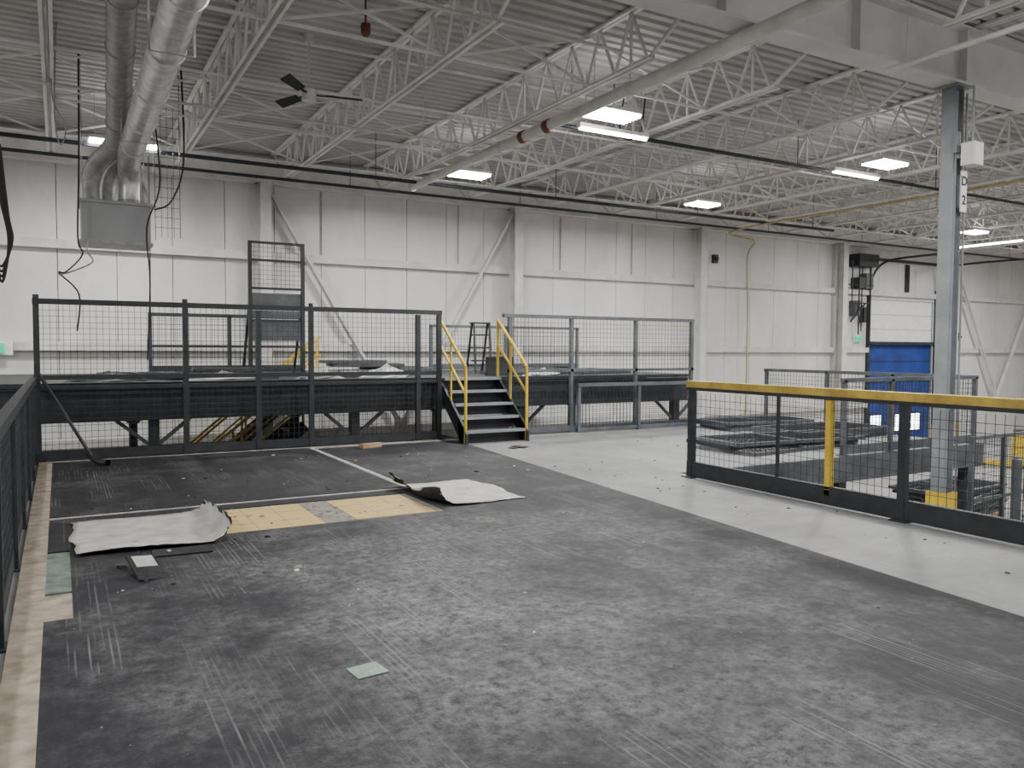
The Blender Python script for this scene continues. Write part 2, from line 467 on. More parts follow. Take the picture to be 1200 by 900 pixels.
b.box((.27, 12.57, 3.5), (1.21, 13.33, 3.54), M_boxgrey); b.box((.27, 12.57, 2.94), (1.21, 13.33, 2.98), M_galvd)
for x in (.32, 1.16): 
    for y in (12.62, 13.28): b.beam((x, y, 3.54), (x, y, ZR), .01, .01, M_galvd)
for (x, y) in ((.42,12.86),(.66,13.05),(.93,12.82),(1.08,13.1)): b.tube((x,y,3.52),(x,y,3.60),.165 if x>.9 and x<1 else .14,M_galvd,20)
b.make('duct_collector_box', bevel=.004)
b = B()
for y in (4, 7.4, 10.8):
    b.beam((.7, y, 4.2), (.7, y, ZR), .02, .004, M_galvd); b.beam((1.06, y, 4.2), (1.06, y, ZR), .02, .004, M_galvd)
    b.beam((.7, y, 3.98), (1.06, y, 3.98), .02, .004, M_galvd)
    b.beam((.7, y, 3.98), (.7, y, 4.2), .02, .004, M_galvd); b.beam((1.06, y, 3.98), (1.06, y, 4.2), .02, .004, M_galvd)
b.make('duct_hanger')
b = B(); b.mesh_panel((1.26, 12.8), (1.60, 12.8), 3.1, 5.0, M_wire, .085, .14, .006)
b.beam((1.26,12.8,3.05),(1.26,12.8,5.5),.009,.009,M_wire); b.beam((1.60,12.8,3.1),(1.60,12.8,5.5),.009,.009,M_wire)
b.make('wire_cable_tray')

b = B()
b.path([(.3, 12.52, 5.5), (.28, 12.5, 4.0), (.25, 12.5, 3.0), (.3, 12.45, 2.75), (.1, 12.4, 2.5), (.02, 12.4, 2.48), (.25, 12.4, 2.2), (.22, 12.4, 1.7)], .011, M_black)
b.path([(.38, 12.52, 2.96), (.36, 12.5, 2.8), (.42, 12.4, 2.65), (.15, 12.4, 2.5), (0, 12.4, 2.46)], .011, M_galvd)
b.path([(1.15, 12.5, 5.5), (1.3, 12.5, 3.9), (1.12, 12.5, 3.2), (1.15, 12.5, 2.4), (1.1, 12.5, 1.3)], .011, M_black)
b.path([(1.6, 12.5, 5.5), (1.62, 12.5, 4.2), (1.45, 12.5, 3.6), (1.22, 12.5, 3.45)], .013, M_black)
b.path([(1.22, 13.4, 5.5), (1.24, 13.4, 3.6), (1.23, 13.4, 1.8)], .008, M_black)
b.make('hanging_cable', smooth=True)
b = B()
b.path([(-.0, 11.5, 5.5), (-.02, 11.5, 4.6), (.12, 11.5, 4.25), (.06, 11.5, 4.0), (.0, 11.5, 4.4), (.04, 11.5, 5.5)], .008, M_galvd)
b.make('hanging_cable', smooth=True)
b = B()
for k in range(4):
    b.path([(-.50+.015*k, 9.0, 3.4), (-.46+.02*k, 9, 2.9-.05*k), (-.40+.01*k, 9, 2.5), (-.46, 9, 2.1+.05*k), (-.54, 9, 2.4)], .012, M_black)
b.path([(-.48, 9, 3.4), (-.5, 9, 4.4), (-.48, 9, 5.5)], .012, M_black)
b.make('cable_coil', smooth=True)
b = B()
b.path([(7.7,10,5.5),(7.6,10,4.9),(7.75,10,4.75),(8.0,10,4.9),(8.1,10,5.5)], .012, M_black); b.make('hanging_cable', smooth=True)

b = B()
b.tube((0,0,0), (0,0,.72), .015, M_white); b.tube((0,0,-.08),(0,0,.06),.09,M_white,20); b.tube((0,0,.06),(0,0,.1),.09,M_white,20,r2=.04)
b.tube((0,0,.66),(0,0,.76),.06,M_white,16)
for k in range(3):
    a = math.radians(-10+120*k); c, s = math.cos(a), math.sin(a)
    b.beam((c*.08,s*.08,0),(c*.24,s*.24,0),.04,.008,M_black)
    p = lambda r, wdt, zz: (c*r-s*wdt, s*r+c*wdt, zz)
    b.hexa([p(.22,-.05,-.022),p(.68,-.065,-.03),p(.68,.065,.03),p(.22,.05,.022),p(.22,-.05,-.014),p(.68,-.065,-.022),p(.68,.065,.038),p(.22,.05,.03)], M_black)
b.make('ceiling_fan', loc=(2.85, 10.3, 4.74))
b = B(); b.tube((0,0,0),(0,0,.1),.055,M_rust,14); b.tube((0,0,.1),(0,0,.4),.012,M_rust,8); b.tube((0,0,-.04),(0,0,0),.025,M_rust,10,r2=.055); b.make('alarm_bell', loc=(3.12, 8.9, 5.1))

# ---------------------------------------------------------------- main deck
b = B()
b.box((-.34, -4, -.12), (6.5, 11.95, -.012), M_grey)
b.box((-.34, -4, -.012), (6.5, 11.95, 0), M_deck)
b.box((6.5, 7.3, -.12), (12.9, 11.95, -.012), M_grey)
b.box((6.5, 7.3, -.012), (12.9, 11.95, 0), M_deck)
for (p, q) in (((6.4,-4,-.3),(6.4,7.3,-.3)), ((-.25,-4,-.3),(-.25,11.9,-.3)), ((3,-4,-.3),(3,11.9,-.3))):
    b.ibeam(p, q, .36, .2, M_grey)
b.box((6.5, 7.28, -.34), (12.9, 7.32, .0), M_grey)
b.box((6.5, 7.24, -.34), (12.9, 7.28, -.31), M_grey)
b.ibeam((-.3, 11.8, -.3), (12.9, 11.8, -.3), .36, .2, M_grey)
for (x, y) in ((0,11.7),(3,11.7),(6.4,11.7),(9.6,11.7),(12.7,11.7),(6.4,7.4),(9.6,7.45),(12.7,7.45),(6.4,3),(6.4,-2),(3,3),(3,7.4),(0,3),(0,7.4)):
    b.box((x-.08, y-.08, ZG), (x+.08, y+.08, -.3), M_grey); b.box((x-.15, y-.15, ZG), (x+.15, y+.15, ZG+.02), M_grey)
b.make('mezzanine_deck')

b = B()
def slab(x0,y0,x1,y1): b.box((x0,y0,.0005),(x1,y1,.012), M_carpet)
ex = lambda y: 4.44+.0945*y
def strip(xa, xb_f, ya, yb):
    b.hexa([(xa,ya,.0005),(xb_f(ya),ya,.0005),(xb_f(yb),yb,.0005),(xa,yb,.0005),(xa,ya,.012),(xb_f(ya),ya,.012),(xb_f(yb),yb,.012),(xa,yb,.012)], M_carpet)
strip(.04, ex, -4, 4.9); slab(-.1,-4,.04,4.9)
strip(.04, ex, 4.9, 6.55)
strip(3.05, ex, 6.55, 7.8); slab(-.1, 6.55, 1.1, 7.78)
slab(1.1, 7.56, 3.05, 7.78)
slab(-.1, 7.88, 3.17, 11.6)
strip(3.26, ex, 7.8, 11.45)
b.make('carpet')

b = B()
b.box((1.1,6.5,.0008),(3.1,7.6,.004), M_dust)
b.box((1.12,6.57,.004),(1.94,7.52,.009), M_ply); b.box((2.22,6.6,.004),(2.97,7.5,.009), M_ply)
rr = random.Random(2)
for k in range(26):
    x = rr.choice([rr.uniform(1.94,2.22), rr.uniform(1.15,2.9)]); y = rr.uniform(6.58,7.5); s = rr.uniform(.008,.028)
    b.hexa([(x-s,y-s*.6,.009),(x+s,y-s*.8,.009),(x+s*.7,y+s,.009),(x-s,y+s*.5,.009),(x-s*.8,y-s*.5,.013),(x+s*.8,y-s*.6,.013),(x+s*.6,y+s*.8,.013),(x-s*.8,y+s*.4,.013)], rr.choice([M_dust,M_ply,M_dust]))
# sawn joint lines in the plywood
for x in (1.4, 1.67, 2.47, 2.72): b.box((x-.003,6.6,.009),(x+.003,7.5,.0095), M_dust)
for y in (6.85, 7.2): b.box((1.12,y-.003,.009),(1.94,y+.003,.0095), M_dust); b.box((2.22,y-.003,.009),(2.97,y+.003,.0095), M_dust)
b.make('exposed_plywood')
b = B(); b.box((-.1,7.78,.0008),(3.26,7.88,.006), M_strip); b.box((3.17,7.88,.0008),(3.26,11.6,.006), M_strip)
b.make('seam_strip')
b = B(); b.box((-.25,-4,.0008),(-.1,11.7,.014), M_tan); b.box((-.25,11.6,.0008),(5.3,11.72,.01), M_strip)
b.make('trim_floor_edge')
b = B(); b.box((-.11,5.45,.0008),(.04,6.5,.0135), M_greenp); b.box((-.11,4.9,.0008),(.04,5.4,.0135), M_tan); b.make('exposed_subfloor_patch')

def flap(name, x0, x1, y0, y1, curl_side, seed, lift):
    rnd = random.Random(seed); nx, ny = 28, 12
    me = bpy.data.meshes.new(name); V = []; F = []; mi = []
    for layer in (0, 1):
        for j in range(ny+1):
            for i in range(nx+1):
                u = i/nx; v = j/ny
                t = u if curl_side > 0 else 1-u
                x = x0+(x1-x0)*u; y = y0+(y1-y0)*v
                z = .02+.015*math.sin(3*u+5*v+seed)+.012*math.sin(9*v+4*u)
                if t > .72:
                    s = (t-.72)/.28; z += lift*(s**1.4)*(1+.3*math.sin(4*v+seed)); x -= curl_side*(.14*s*s)*(x1-x0)
                x += .015*math.sin(8*v+seed); y += .02*math.sin(6*u+seed)
                if i in (0,nx) or j in (0,ny): x += rnd.uniform(-.012,.012); y += rnd.uniform(-.012,.012)
                V.append((x, y, max(z,.016)+.006*layer))
    n1 = (nx+1)*(ny+1)
    idx = lambda l,i,j: l*n1+j*(nx+1)+i
    for j in range(ny):
        for i in range(nx):
            F.append((idx(1,i,j),idx(1,i+1,j),idx(1,i+1,j+1),idx(1,i,j+1))); mi.append(0)
            F.append((idx(0,i,j),idx(0,i,j+1),idx(0,i+1,j+1),idx(0,i+1,j))); mi.append(1)
    for i in range(nx):
        F.append((idx(0,i,0),idx(0,i+1,0),idx(1,i+1,0),idx(1,i,0))); mi.append(1)
        F.append((idx(0,i,ny),idx(1,i,ny),idx(1,i+1,ny),idx(0,i+1,ny))); mi.append(1)
    for j in range(ny):
        F.append((idx(0,0,j),idx(1,0,j),idx(1,0,j+1),idx(0,0,j+1))); mi.append(1)
        F.append((idx(0,nx,j),idx(0,nx,j+1),idx(1,nx,j+1),idx(1,nx,j))); mi.append(1)
    me.from_pydata(V, [], F); me.materials.append(M_back); me.materials.append(M_under)
    me.polygons.foreach_set('material_index', mi); me.polygons.foreach_set('use_smooth',[True]*len(F))
    o = bpy.data.objects.new(name, me); scene.collection.objects.link(o)
flap('peeled_carpet_flap', .06, 1.28, 6.28, 7.5, 1, 1.0, .15)
flap('peeled_carpet_flap', 2.9, 3.98, 6.7, 7.95, -1, 2.3, .13)

b = B(); b.box((-.09,-.17,0),(.09,.17,.012),M_under); b.box((-.06,.0,.012),(.07,.15,.016),M_back); b.make('loose_carpet_tile', loc=(.47,5.63,.05), rot=(.25,.1,.2))
b = B(); b.box((-.1,-.2,0),(.1,.2,.008),M_under); b.make('loose_carpet_tile', loc=(.75,6.12,.016), rot=(0,0,1.5))
b = B(); b.box((-.075,-.07,0),(.075,.07,.006),M_greent); b.make('green_tile_sample', loc=(1.205,3.44,.0125), rot=(0,0,.1))
b = B(); b.box((-.17,-.05,0),(.17,.05,.06),M_wood); b.make('wood_block', loc=(4.0,11.25,.0125), rot=(0,0,.3))
b = B(); b.box((-.14,-.06,0),(.14,.06,.01),M_under); b.box((-.02,-.14,.01),(.14,.1,.016),M_under); b.make('carpet_scrap', loc=(5.95,10.3,.001), rot=(0,0,.5))
b = B(); b.tube((-.1,0,.01),(.12,0,.01),.008,M_paper); b.make('cable_tie_scrap', loc=(4.9,1.75,.002), rot=(0,0,.3))

def scatter(name, n, xr, yr, z, mats, smin, smax, seed):
    rnd = random.Random(seed); b = B()
    for k in range(n):
        x = rnd.uniform(*xr); y = rnd.uniform(*yr); s = smin+(smax-smin)*rnd.random()**2; a = rnd.uniform(0, 3.1)
        c, sn = math.cos(a)*s, math.sin(a)*s; w = rnd.uniform(.3,1); h = rnd.uniform(.15,.5)*s
        pts = [(x-c,y-sn),(x+sn*w,y-c*w),(x+c*.8,y+sn*.9),(x-sn*w,y+c*w)]
        b.hexa([(p[0],p[1],z) for p in pts]+[(x+(p[0]-x)*.7,y+(p[1]-y)*.7,z+h) for p in pts], rnd.choice(mats))
    b.make(name)
scatter('floor_debris', 60, (0, 4.6), (2.4, 11.3), .0125, [M_back,M_strip,M_dust,M_under,M_dust], .004, .016, 3)
scatter('floor_debris', 90, (5.4, 6.3), (2.5, 11), .0005, [M_under,M_dust,M_black,M_under,M_wood], .004, .024, 4)
scatter('floor_debris', 40, (.0, 1.6), (5.2, 8.2), .0125, [M_back,M_dust,M_under,M_greenp,M_under], .008, .045, 5)
scatter('floor_debris', 34, (1.0, 5.2), (8, 11.2), .0125, [M_back,M_under,M_tan,M_under], .01, .035, 6)
scatter('floor_debris', 40, (6.6, 10.6), (8, 11.6), .0005, [M_under,M_dust,M_black], .01, .035, 8)

# ---------------------------------------------------------------- railings
def rail(name, p, q, z0, z1, posts, mpost=M_dark, mtop=M_dark, toe=True, mids=(), pw=.06, top_h=.06, top_w=.06, wires=True):
    b = B(); P0 = Vector((p[0],p[1],0)); Q0 = Vector((q[0],q[1],0)); L = (Q0-P0).length; d = (Q0-P0)/L
    for t in posts:
        c = P0+d*t; b.box((c.x-pw/2,c.y-pw/2,z0),(c.x+pw/2,c.y+pw/2,z1-top_h*.5), mpost)
        b.box((c.x-.07,c.y-.07,z0),(c.x+.07,c.y+.07,z0+.012), mpost)
    b.beam((p[0],p[1],z1-top_h/2),(q[0],q[1],z1-top_h/2), top_w, top_h, mtop)
    for z in mids: b.beam((p[0],p[1],z),(q[0],q[1],z), .045,.05, mpost)
    if toe: b.beam((p[0],p[1],z0+.08),(q[0],q[1],z0+.08), .012,.13, mpost)
    if wires: 
        b.mesh_panel(p, q, z0+.14, z1-top_h, M_wire)
    return b.make(name)

rail('guard_railing', (-.29, -3), (-.29, 11.72), 0, 1.1, [0.1,2,4,6,7.6,9.2,10.6,12,13.3,14.6], top_h=.07, top_w=.07)
b = B(); b.tube((-.22, 11.3, 1.15), (.33, 11.15, .12), .022, M_dark); b.make('leaning_pole')
b = B(); b.path([(.3,11.2,.16),(.36,11.15,.09),(.42,11.1,.05),(.5,11.0,.045)], .045, M_black); b.make('rubber_boot_pad', smooth=True)

b = B()
for x in (-.25, 1.52, 2.5, 3.27, 4.99, 5.36):
    b.box((x-.035, 11.765, 0), (x+.035, 11.835, 2.08 if x not in (2.5,4.99) else 2.02), M_dark)
    b.box((x-.08, 11.72, 0), (x+.08, 11.88, .012), M_dark)
b.box((-.29, 11.76, 2.03), (5.4, 11.84, 2.1), M_dark)
b.box((-.29, 11.77, 1.06), (5.4, 11.83, 1.12), M_dark)
b.box((-.29, 11.77, .94), (5.4, 11.83, .98), M_dark)
b.box((-.29, 11.78, .02), (5.4, 11.82, .14), M_dark)
b.mesh_panel((-.25,11.8),(5.36,11.8),.14,.94,M_wire)
b.mesh_panel((-.25,11.81),(5.36,11.81),1.12,2.03,M_wire)
for x in (-.25, 1.52, 3.27): b.tube((x,11.8,2.1),(x,11.8,2.15),.035,M_dark,8)
b.make('mesh_fence')
b = B()
for x in (6.68, 7.95, 9.4, 10.78):
    b.box((x-.03, 11.77, 0), (x+.03, 11.83, 2.08), M_grey)
    b.box((x-.07, 11.73, 0), (x+.07, 11.87, .012), M_grey)
b.box((6.55, 11.76, 2.02), (10.82, 11.84, 2.08), M_grey)
b.box((6.65, 11.77, 1.08), (10.82, 11.83, 1.13), M_grey)
b.box((6.65, 11.78, .02), (10.82, 11.82, .12), M_grey)
b.mesh_panel((6.68,11.8),(10.8,11.8),.12,1.08,M_wire)
b.mesh_panel((6.68,11.81),(10.8,11.81),1.13,2.02,M_wire)
b.make('mesh_fence')
b = B()
for x in (8.0, 9.35, 10.7): b.box((x-.03,11.60,0),(x+.03,11.66,.84),M_grey)
b.box((7.97,11.59,.82),(10.73,11.67,.88),M_grey); b.box((7.97,11.61,.03),(10.73,11.65,.08),M_grey)
b.mesh_panel((8,11.63),(10.7,11.63),.08,.82,M_wire)
b.make('guard_railing')

b = B(); X = 6.4
for y in (6.98, 4.3, 1.7, -.8):
    b.box((X-.035,y-.035,0),(X+.035,y+.035,1.06),M_dark); b.box((X-.08,y-.08,0),(X+.08,y+.08,.012),M_dark)
b.box((X-.03,5.04,.1),(X+.03,5.10,1.05),M_yellow)
for y in (3.0, 5.7): b.box((X-.015,y-.015,.1),(X+.015,y+.015,1.06),M_dark)
b.box((X-.05,-3,1.055),(X+.05,7.03,1.13),M_yellow2)
b.box((X-.045,-3,1.02),(X+.045,7.03,1.055),M_dark)
b.box((X-.03,-3,.012),(X-.015,7.03,.16),M_dark); b.box((X-.03,-3,.16),(X+.03,7.03,.19),M_dark)
b.mesh_panel((X,-3),(X,6.98),.19,1.0,M_wire)
b.make('guard_railing', bevel=.006)

rail('guard_railing', (9.55,7.38), (12.82,7.38), 0, 1.1, [0.05,1.1,2.2,3.22], M_grey, M_grey)
rail('guard_railing', (12.82,7.45), (12.82,11.8), 0, 1.1, [1.4,2.8,4.3], M_grey, M_grey, toe=False)

# ---------------------------------------------------------------- stairs
b = B(); xs0, xs1 = 5.46, 6.56; ya, yb = 11.02, 12.04; n = 5
rise = 1.0/n; run = (yb-ya)/n
for x in (xs0, xs1):
    b.hexa([(x-.02,ya-.06,0),(x+.02,ya-.06,0),(x+.02,ya+.22,0),(x-.02,ya+.22,0),(x-.02,ya-.06,.16),(x+.02,ya-.06,.16),(x+.02,ya+.22,.42),(x-.02,ya+.22,.42)],M_dark)
    b.hexa([(x-.02,ya+.1,0),(x+.02,ya+.1,0),(x+.02,yb,.78),(x-.02,yb,.78),(x-.02,ya-.02,.22),(x+.02,ya-.02,.22),(x+.02,yb,1.05),(x-.02,yb,1.05)],M_dark)
for k in range(n):
    z = rise*(k+1); y = ya+run*k
    b.box((xs0+.02,y,z-.035),(xs1-.02,y+run+.02,z),M_grey)
    b.box((xs0+.02,y-.005,z-.04),(xs1-.02,y+.03,z+.003),M_colgrey)
    b.box((xs0+.02,y+run-.02,z-.035),(xs1-.02,y+run,z-.02),M_dark)
    b.box((xs0+.02,y+run-.01,z-rise+.0),(xs1-.02,y+run,z-.035),M_dark)
for x in (xs0, xs1):
    f = lambda y: 1.2+(y-ya)*.80
    b.tube((x,ya,0),(x,ya,1.2),.024,M_yellow,10); b.tube((x,12.0,1.0),(x,12.0,f(12.0)),.024,M_yellow,10)
    b.tube((x,ya,1.2),(x,12.0,f(12.0)),.026,M_yellow,10)
    b.tube((x,ya,.78),(x,12.0,f(12.0)-.42),.02,M_yellow,10); b.tube((x,11.55,.5),(x,11.55,f(11.55)),.018,M_yellow,10)
b.make('steel_staircase', smooth=True)

# ---------------------------------------------------------------- upper platform behind
b = B()
b.box((-1.2,12.05,.94),(11,16.2,1.0),M_dark)
b.ibeam((-1.2,12.14,.70),(11,12.14,.70),.46,.16,M_dark)
b.ibeam((-1.2,16.1,.75),(11,16.1,.75),.38,.16,M_dark)
for x in (1,3.2,5.6,7.8,10): b.ibeam((x,12.15,.78),(x,16.1,.78),.3,.12,M_dark)
for x in (-.9, 1.15, 4.1, 7.2, 10.8):
    for y in (12.3, 16.0):
        b.box((x-.07,y-.07,ZG),(x+.07,y+.07,.6),M_dark)
        b.beam((x-.55,y,.52),(x,y,.05),.05,.05,M_grey,up=(0,1,0)); b.beam((x+.55,y,.52),(x,y,.05),.05,.05,M_grey,up=(0,1,0))
b.make('upper_platform')
rail('guard_railing', (1.4,15.7), (4.2,15.7), 1.0, 2.1, [0.03,1.4,2.77], mids=(1.5,))
rail('guard_railing', (7.0,15.9), (10.9,15.9), 1.0, 2.0, [0.03,1.9,3.87], M_grey, M_grey)

b = B(); y = 14.0; xa, xb = 2.84, 3.74
for x in (xa, xb): b.box((x-.03,y-.03,1.0),(x+.03,y+.03,3.30),M_dark)
for z in (3.28, 2.98, 2.5, 1.95, 1.1): b.box((xa,y-.02,z-.02),(xb,y+.02,z+.02),M_dark)
b.mesh_panel((xa,y),(xb,y),2.5,3.28,M_wire)
b.box((xa+.03,y-.01,2.15),(xb-.03,y+.01,2.42),M_grey); b.box((xa+.03,y-.01,1.6),(xb-.03,y+.01,1.93),M_grey); b.box((xa+.03,y-.01,2.0),(xb-.03,y+.01,2.12),M_grey)
b.box((xa,y,1.0),(xa+.04,y+.7,1.04),M_dark); b.box((xb-.04,y,1.0),(xb,y+.7,1.04),M_dark)
b.beam((xa,y+.65,1.03),(xa,y,2.4),.04,.04,M_dark); b.beam((xb,y+.65,1.03),(xb,y,2.4),.04,.04,M_dark)
b.make('machine_guard_gate')

def yellow_stair(name, x, y, z0, z1, dx, w=.8):
    b = B(); n = 8
    for yy in (y, y+w):
        b.beam((x,yy,z0),(x+dx,yy,z1),.04,.2,M_dark)
        b.beam((x,yy,z0+.75),(x+dx,yy,z1+.75),.045,.045,M_yellow); b.beam((x,yy,z0+.4),(x+dx,yy,z1+.4),.035,.035,M_yellow)
        for t in (0.02,.5,.98): b.beam((x+dx*t,yy,z0+(z1-z0)*t),(x+dx*t,yy,z0+.75+(z1-z0)*t),.04,.04,M_yellow)
    for k in range(n):
        t = (k+.5)/n; b.box((x+dx*t-.12,y,z0+(z1-z0)*t-.02),(x+dx*t+.12,y+w,z0+(z1-z0)*t+.02),M_grey)
    b.make(name)
yellow_stair('steel_staircase', 1.6, 14.1, -1.6, .1, 2.2)
yellow_stair('steel_staircase', 1.7, 16.3, -1.6, .95, 3.0, .38)

def frame(name, loc, rot, L, W, m1=M_grey, mesh=True, solid=None):
    b = B()
    for s in (-1,1):
        b.box((-L/2, s*W/2-.025, 0),(L/2, s*W/2+.025, .05), m1); b.box((s*L/2-.025,-W/2,0),(s*L/2+.025,W/2,.05), m1)
    b.box((-.02,-W/2,.005),(.02,W/2,.045), m1)
    if mesh:
        n = int(L/.09)
        for k in range(1,n): b.beam((-L/2+L*k/n,-W/2,.025),(-L/2+L*k/n,W/2,.025),.006,.006,M_wire)
        n = int(W/.09)
        for k in range(1,n): b.beam((-L/2,-W/2+W*k/n,.03),(L/2,-W/2+W*k/n,.03),.006,.006,M_wire)
    if solid: b.box((-L/2,-W/2,.01),(L/2,W/2,.02),solid)
    b.make(name, loc=loc, rot=rot)
rnd = random.Random(11)
def stack(cx, cy, z, n, L, W, rz, mats, j=.2, jr=.12):
    for k in range(n):
        frame('dismantled_railing_panel', (cx+rnd.uniform(-j,j), cy+rnd.uniform(-j,j), z+.002+k*.056), (0,0,rz+rnd.uniform(-jr,jr)), L, W, rnd.choice(mats))
GD = [M_grey, M_grey, M_dark]
stack(9.65, 8.5, 0, 3, 2.5, 1.0, 0, GD, .25)
stack(11.5, 9.3, 0, 3, 2.2, 1.1, .1, GD, .12)
stack(11.6, 10.9, 0, 3, 2.0, 1.0, -.1, [M_grey, M_colgrey], .1)
for (x,y,n,rz) in ((7.8,5.2,14,1.3),(12.3,5.2,12,.1),(14.8,8.9,9,.2),(15.6,6.9,7,.1),(12.6,3.2,8,.3)):
    b = B()
    for s in (-.5,0,.5): b.box((x-.6,y+s-.05,ZG),(x+.6,y+s+.05,ZG+.1),M_wood)
    for k in range(7): b.box((x-.6+k*.18,y-.6,ZG+.1),(x-.6+k*.18+.12,y+.6,ZG+.12),M_wood)
    b.make('wood_pallet')
    stack(x, y, ZG+.12, n, 2.2, 1.1, rz, [M_grey,M_dark,M_grey], .15, .12)
for (x,y,L,rz) in ((10.5,4.1,1.2,.2),(12.4,6.7,1.8,.05)):
    b = B()
    for s in (-L/2,0,L/2): b.box((s-.03,-.03,0),(s+.03,.03,1.95),M_grey)
    for z in (.1,1.0,1.92): b.box((-L/2,-.02,z-.025),(L/2,.02,z+.025),M_grey)
    b.mesh_panel((-L/2,0),(L/2,0),.1,1.92,M_wire)
    for s in (-L/2,L/2): b.box((s-.03,-.25,0),(s+.03,.25,.05),M_grey)
    b.make('machine_guard_frame', loc=(x,y,ZG), rot=(0,0,rz))
for (x,y) in ((10.3,5.4),(13.6,6.9)):
    b = B(); b.tube((x,y,ZG),(x,y,.15),.06,M_grey,14); b.tube((x,y,.15),(x,y,.19),.06,M_grey,14,r2=.03); b.box((x-.14,y-.14,ZG),(x+.14,y+.14,ZG+.02),M_grey); b.make('steel_bollard')
for (x,y,z,L,W,m,rz) in ((4.3,13.2,1.0,1.4,.7,M_colgrey,.1),(4.5,13.3,1.056,1.1,.5,M_paper,.3),(2.2,13.0,1.0,1.6,.6,M_greenp,-.1),(5.1,13.4,1.112,.8,.6,M_blue,.5),
                       (1.0,13.1,1.0,1.3,.6,M_dust,.2),(7.8,13.2,1.0,1.5,.8,M_grey,.1),(8.1,13.4,1.056,1.2,.7,M_colgrey,-.2),(9.4,13.2,1.0,1.4,.8,M_dark,.2),(4.6,14.9,1.0,1.3,.8,M_back,.2),(1.9,14.2,1.0,1.2,.6,M_back,.4),
                       (4.6,13.2,1.168,1.2,.6,M_colgrey,-.15),(4.4,13.25,1.224,1.0,.5,M_back,.1),(2.0,13.0,1.056,1.3,.6,M_grey,.15),(2.3,13.05,1.112,1.0,.5,M_dust,-.1),(1.0,13.1,1.056,1.0,.5,M_colgrey,0),(5.9,14.6,1.0,1.2,.6,M_dark,.1),(5.9,14.6,1.056,1.1,.6,M_colgrey,.3),
                       (8.6,14.4,1.0,1.8,.8,M_grey,.0),(8.7,14.4,1.056,1.6,.8,M_dark,.1),(8.6,14.4,1.112,1.6,.7,M_back,-.1),(10.0,14.4,1.0,1.4,.8,M_grey,.3)):
    frame('salvaged_panel', (x,y,z+.002), (0,0,rz), L, W, M_grey if m is not M_paper else M_galv, False, m)
def heap(name, x, y, z, rx, ry, h, mat, seed):
    rn = random.Random(seed); b = B(); n = 14; m = 6
    rings = []
    for j in range(m+1):
        t = j/m; ring = []
        for k in range(n):
            a = 2*math.pi*k/n; r = (1-t**1.5)*(1+rn.uniform(-.2,.2))
            ring.append((x+math.cos(a)*rx*r, y+math.sin(a)*ry*r, z+h*t*(1+rn.uniform(-.25,.25)) if j else z))
        rings.append(ring)
    for r in rings: b.v += r
    i = b.mi(mat)
    for j in range(m):
        for k in range(n):
            kk = (k+1)%n; b.f.append((j*n+k, j*n+kk, (j+1)*n+kk, (j+1)*n+k)); b.m.append(i)
    b.make(name)
heap('crumpled_sheeting', 4.75, 12.55, 1.0, .45, .14, .2, M_paper, 1)
heap('crumpled_sheeting', 3.6, 12.5, 1.0, .4, .14, .14, M_back, 7)
heap('crumpled_sheeting', 2.1, 12.45, 1.0, .5, .13, .12, M_back, 2)
heap('crumpled_sheeting', .6, 12.45, 1.0, .5, .13, .14, M_greenp, 3)
heap('crumpled_sheeting', 7.8, 12.5, 1.0, .4, .14, .12, M_back, 4)
b = B(); b.box((0,0,0),(.6,.03,.34),M_dark); b.beam((.1,.03,.3),(.1,.22,0),.02,.02,M_dark); b.beam((.5,.03,.3),(.5,.22,0),.02,.02,M_dark); b.make('leaning_board', loc=(6.62,12.5,1.0), rot=(-.1,0,.1))
b = B()
for x in (0,.34):
    b.beam((x,0,0),(x+.02,.12,1.0),.035,.035,M_dark); b.beam((x,.4,0),(x,.16,.98),.035,.035,M_dark)
for z in (.25,.5,.75,.98): b.box((0,.0+z*.1,z-.015),(.36,.18+z*.1,z+.015),M_dark)
b.beam((0,.36,.15),(.34,.36,.15),.02,.02,M_dark); b.make('step_stool', loc=(6.95,13.6,1.0))
b = B()
for x in (1.1,2.8):
    for y in (12.9,13.9): b.box((x-.03,y-.03,ZG),(x+.03,y+.03,ZG+.84),M_grey)
b.box((1.0,12.8,ZG+.84),(2.9,14.0,ZG+.9),M_grey); b.box((1.1,12.9,ZG+.3),(2.8,13.9,ZG+.33),M_grey); b.make('work_bench')
b = B(); b.box((0,0,0),(.9,.6,.62),M_card); b.box((-.02,-.02,.5),(.92,.62,.56),M_card); b.box((.42,-.022,0),(.48,.622,.625),M_tan); b.make('cardboard_box', loc=(1.5,13.1,ZG+.902))
b = B(); b.box((4.9,12.9,ZG),(6.3,13.8,ZG+1.5),M_dark); b.box((4.95,12.88,ZG+.2),(5.55,12.9,ZG+1.4),M_grey); b.box((5.65,12.88,ZG+.2),(6.25,12.9,ZG+1.4),M_grey); b.box((5.5,12.86,ZG+.75),(5.53,12.88,ZG+.95),M_galvd); b.box((4.88,12.87,ZG+1.5),(6.32,13.83,ZG+1.54),M_grey); b.make('steel_cabinet')

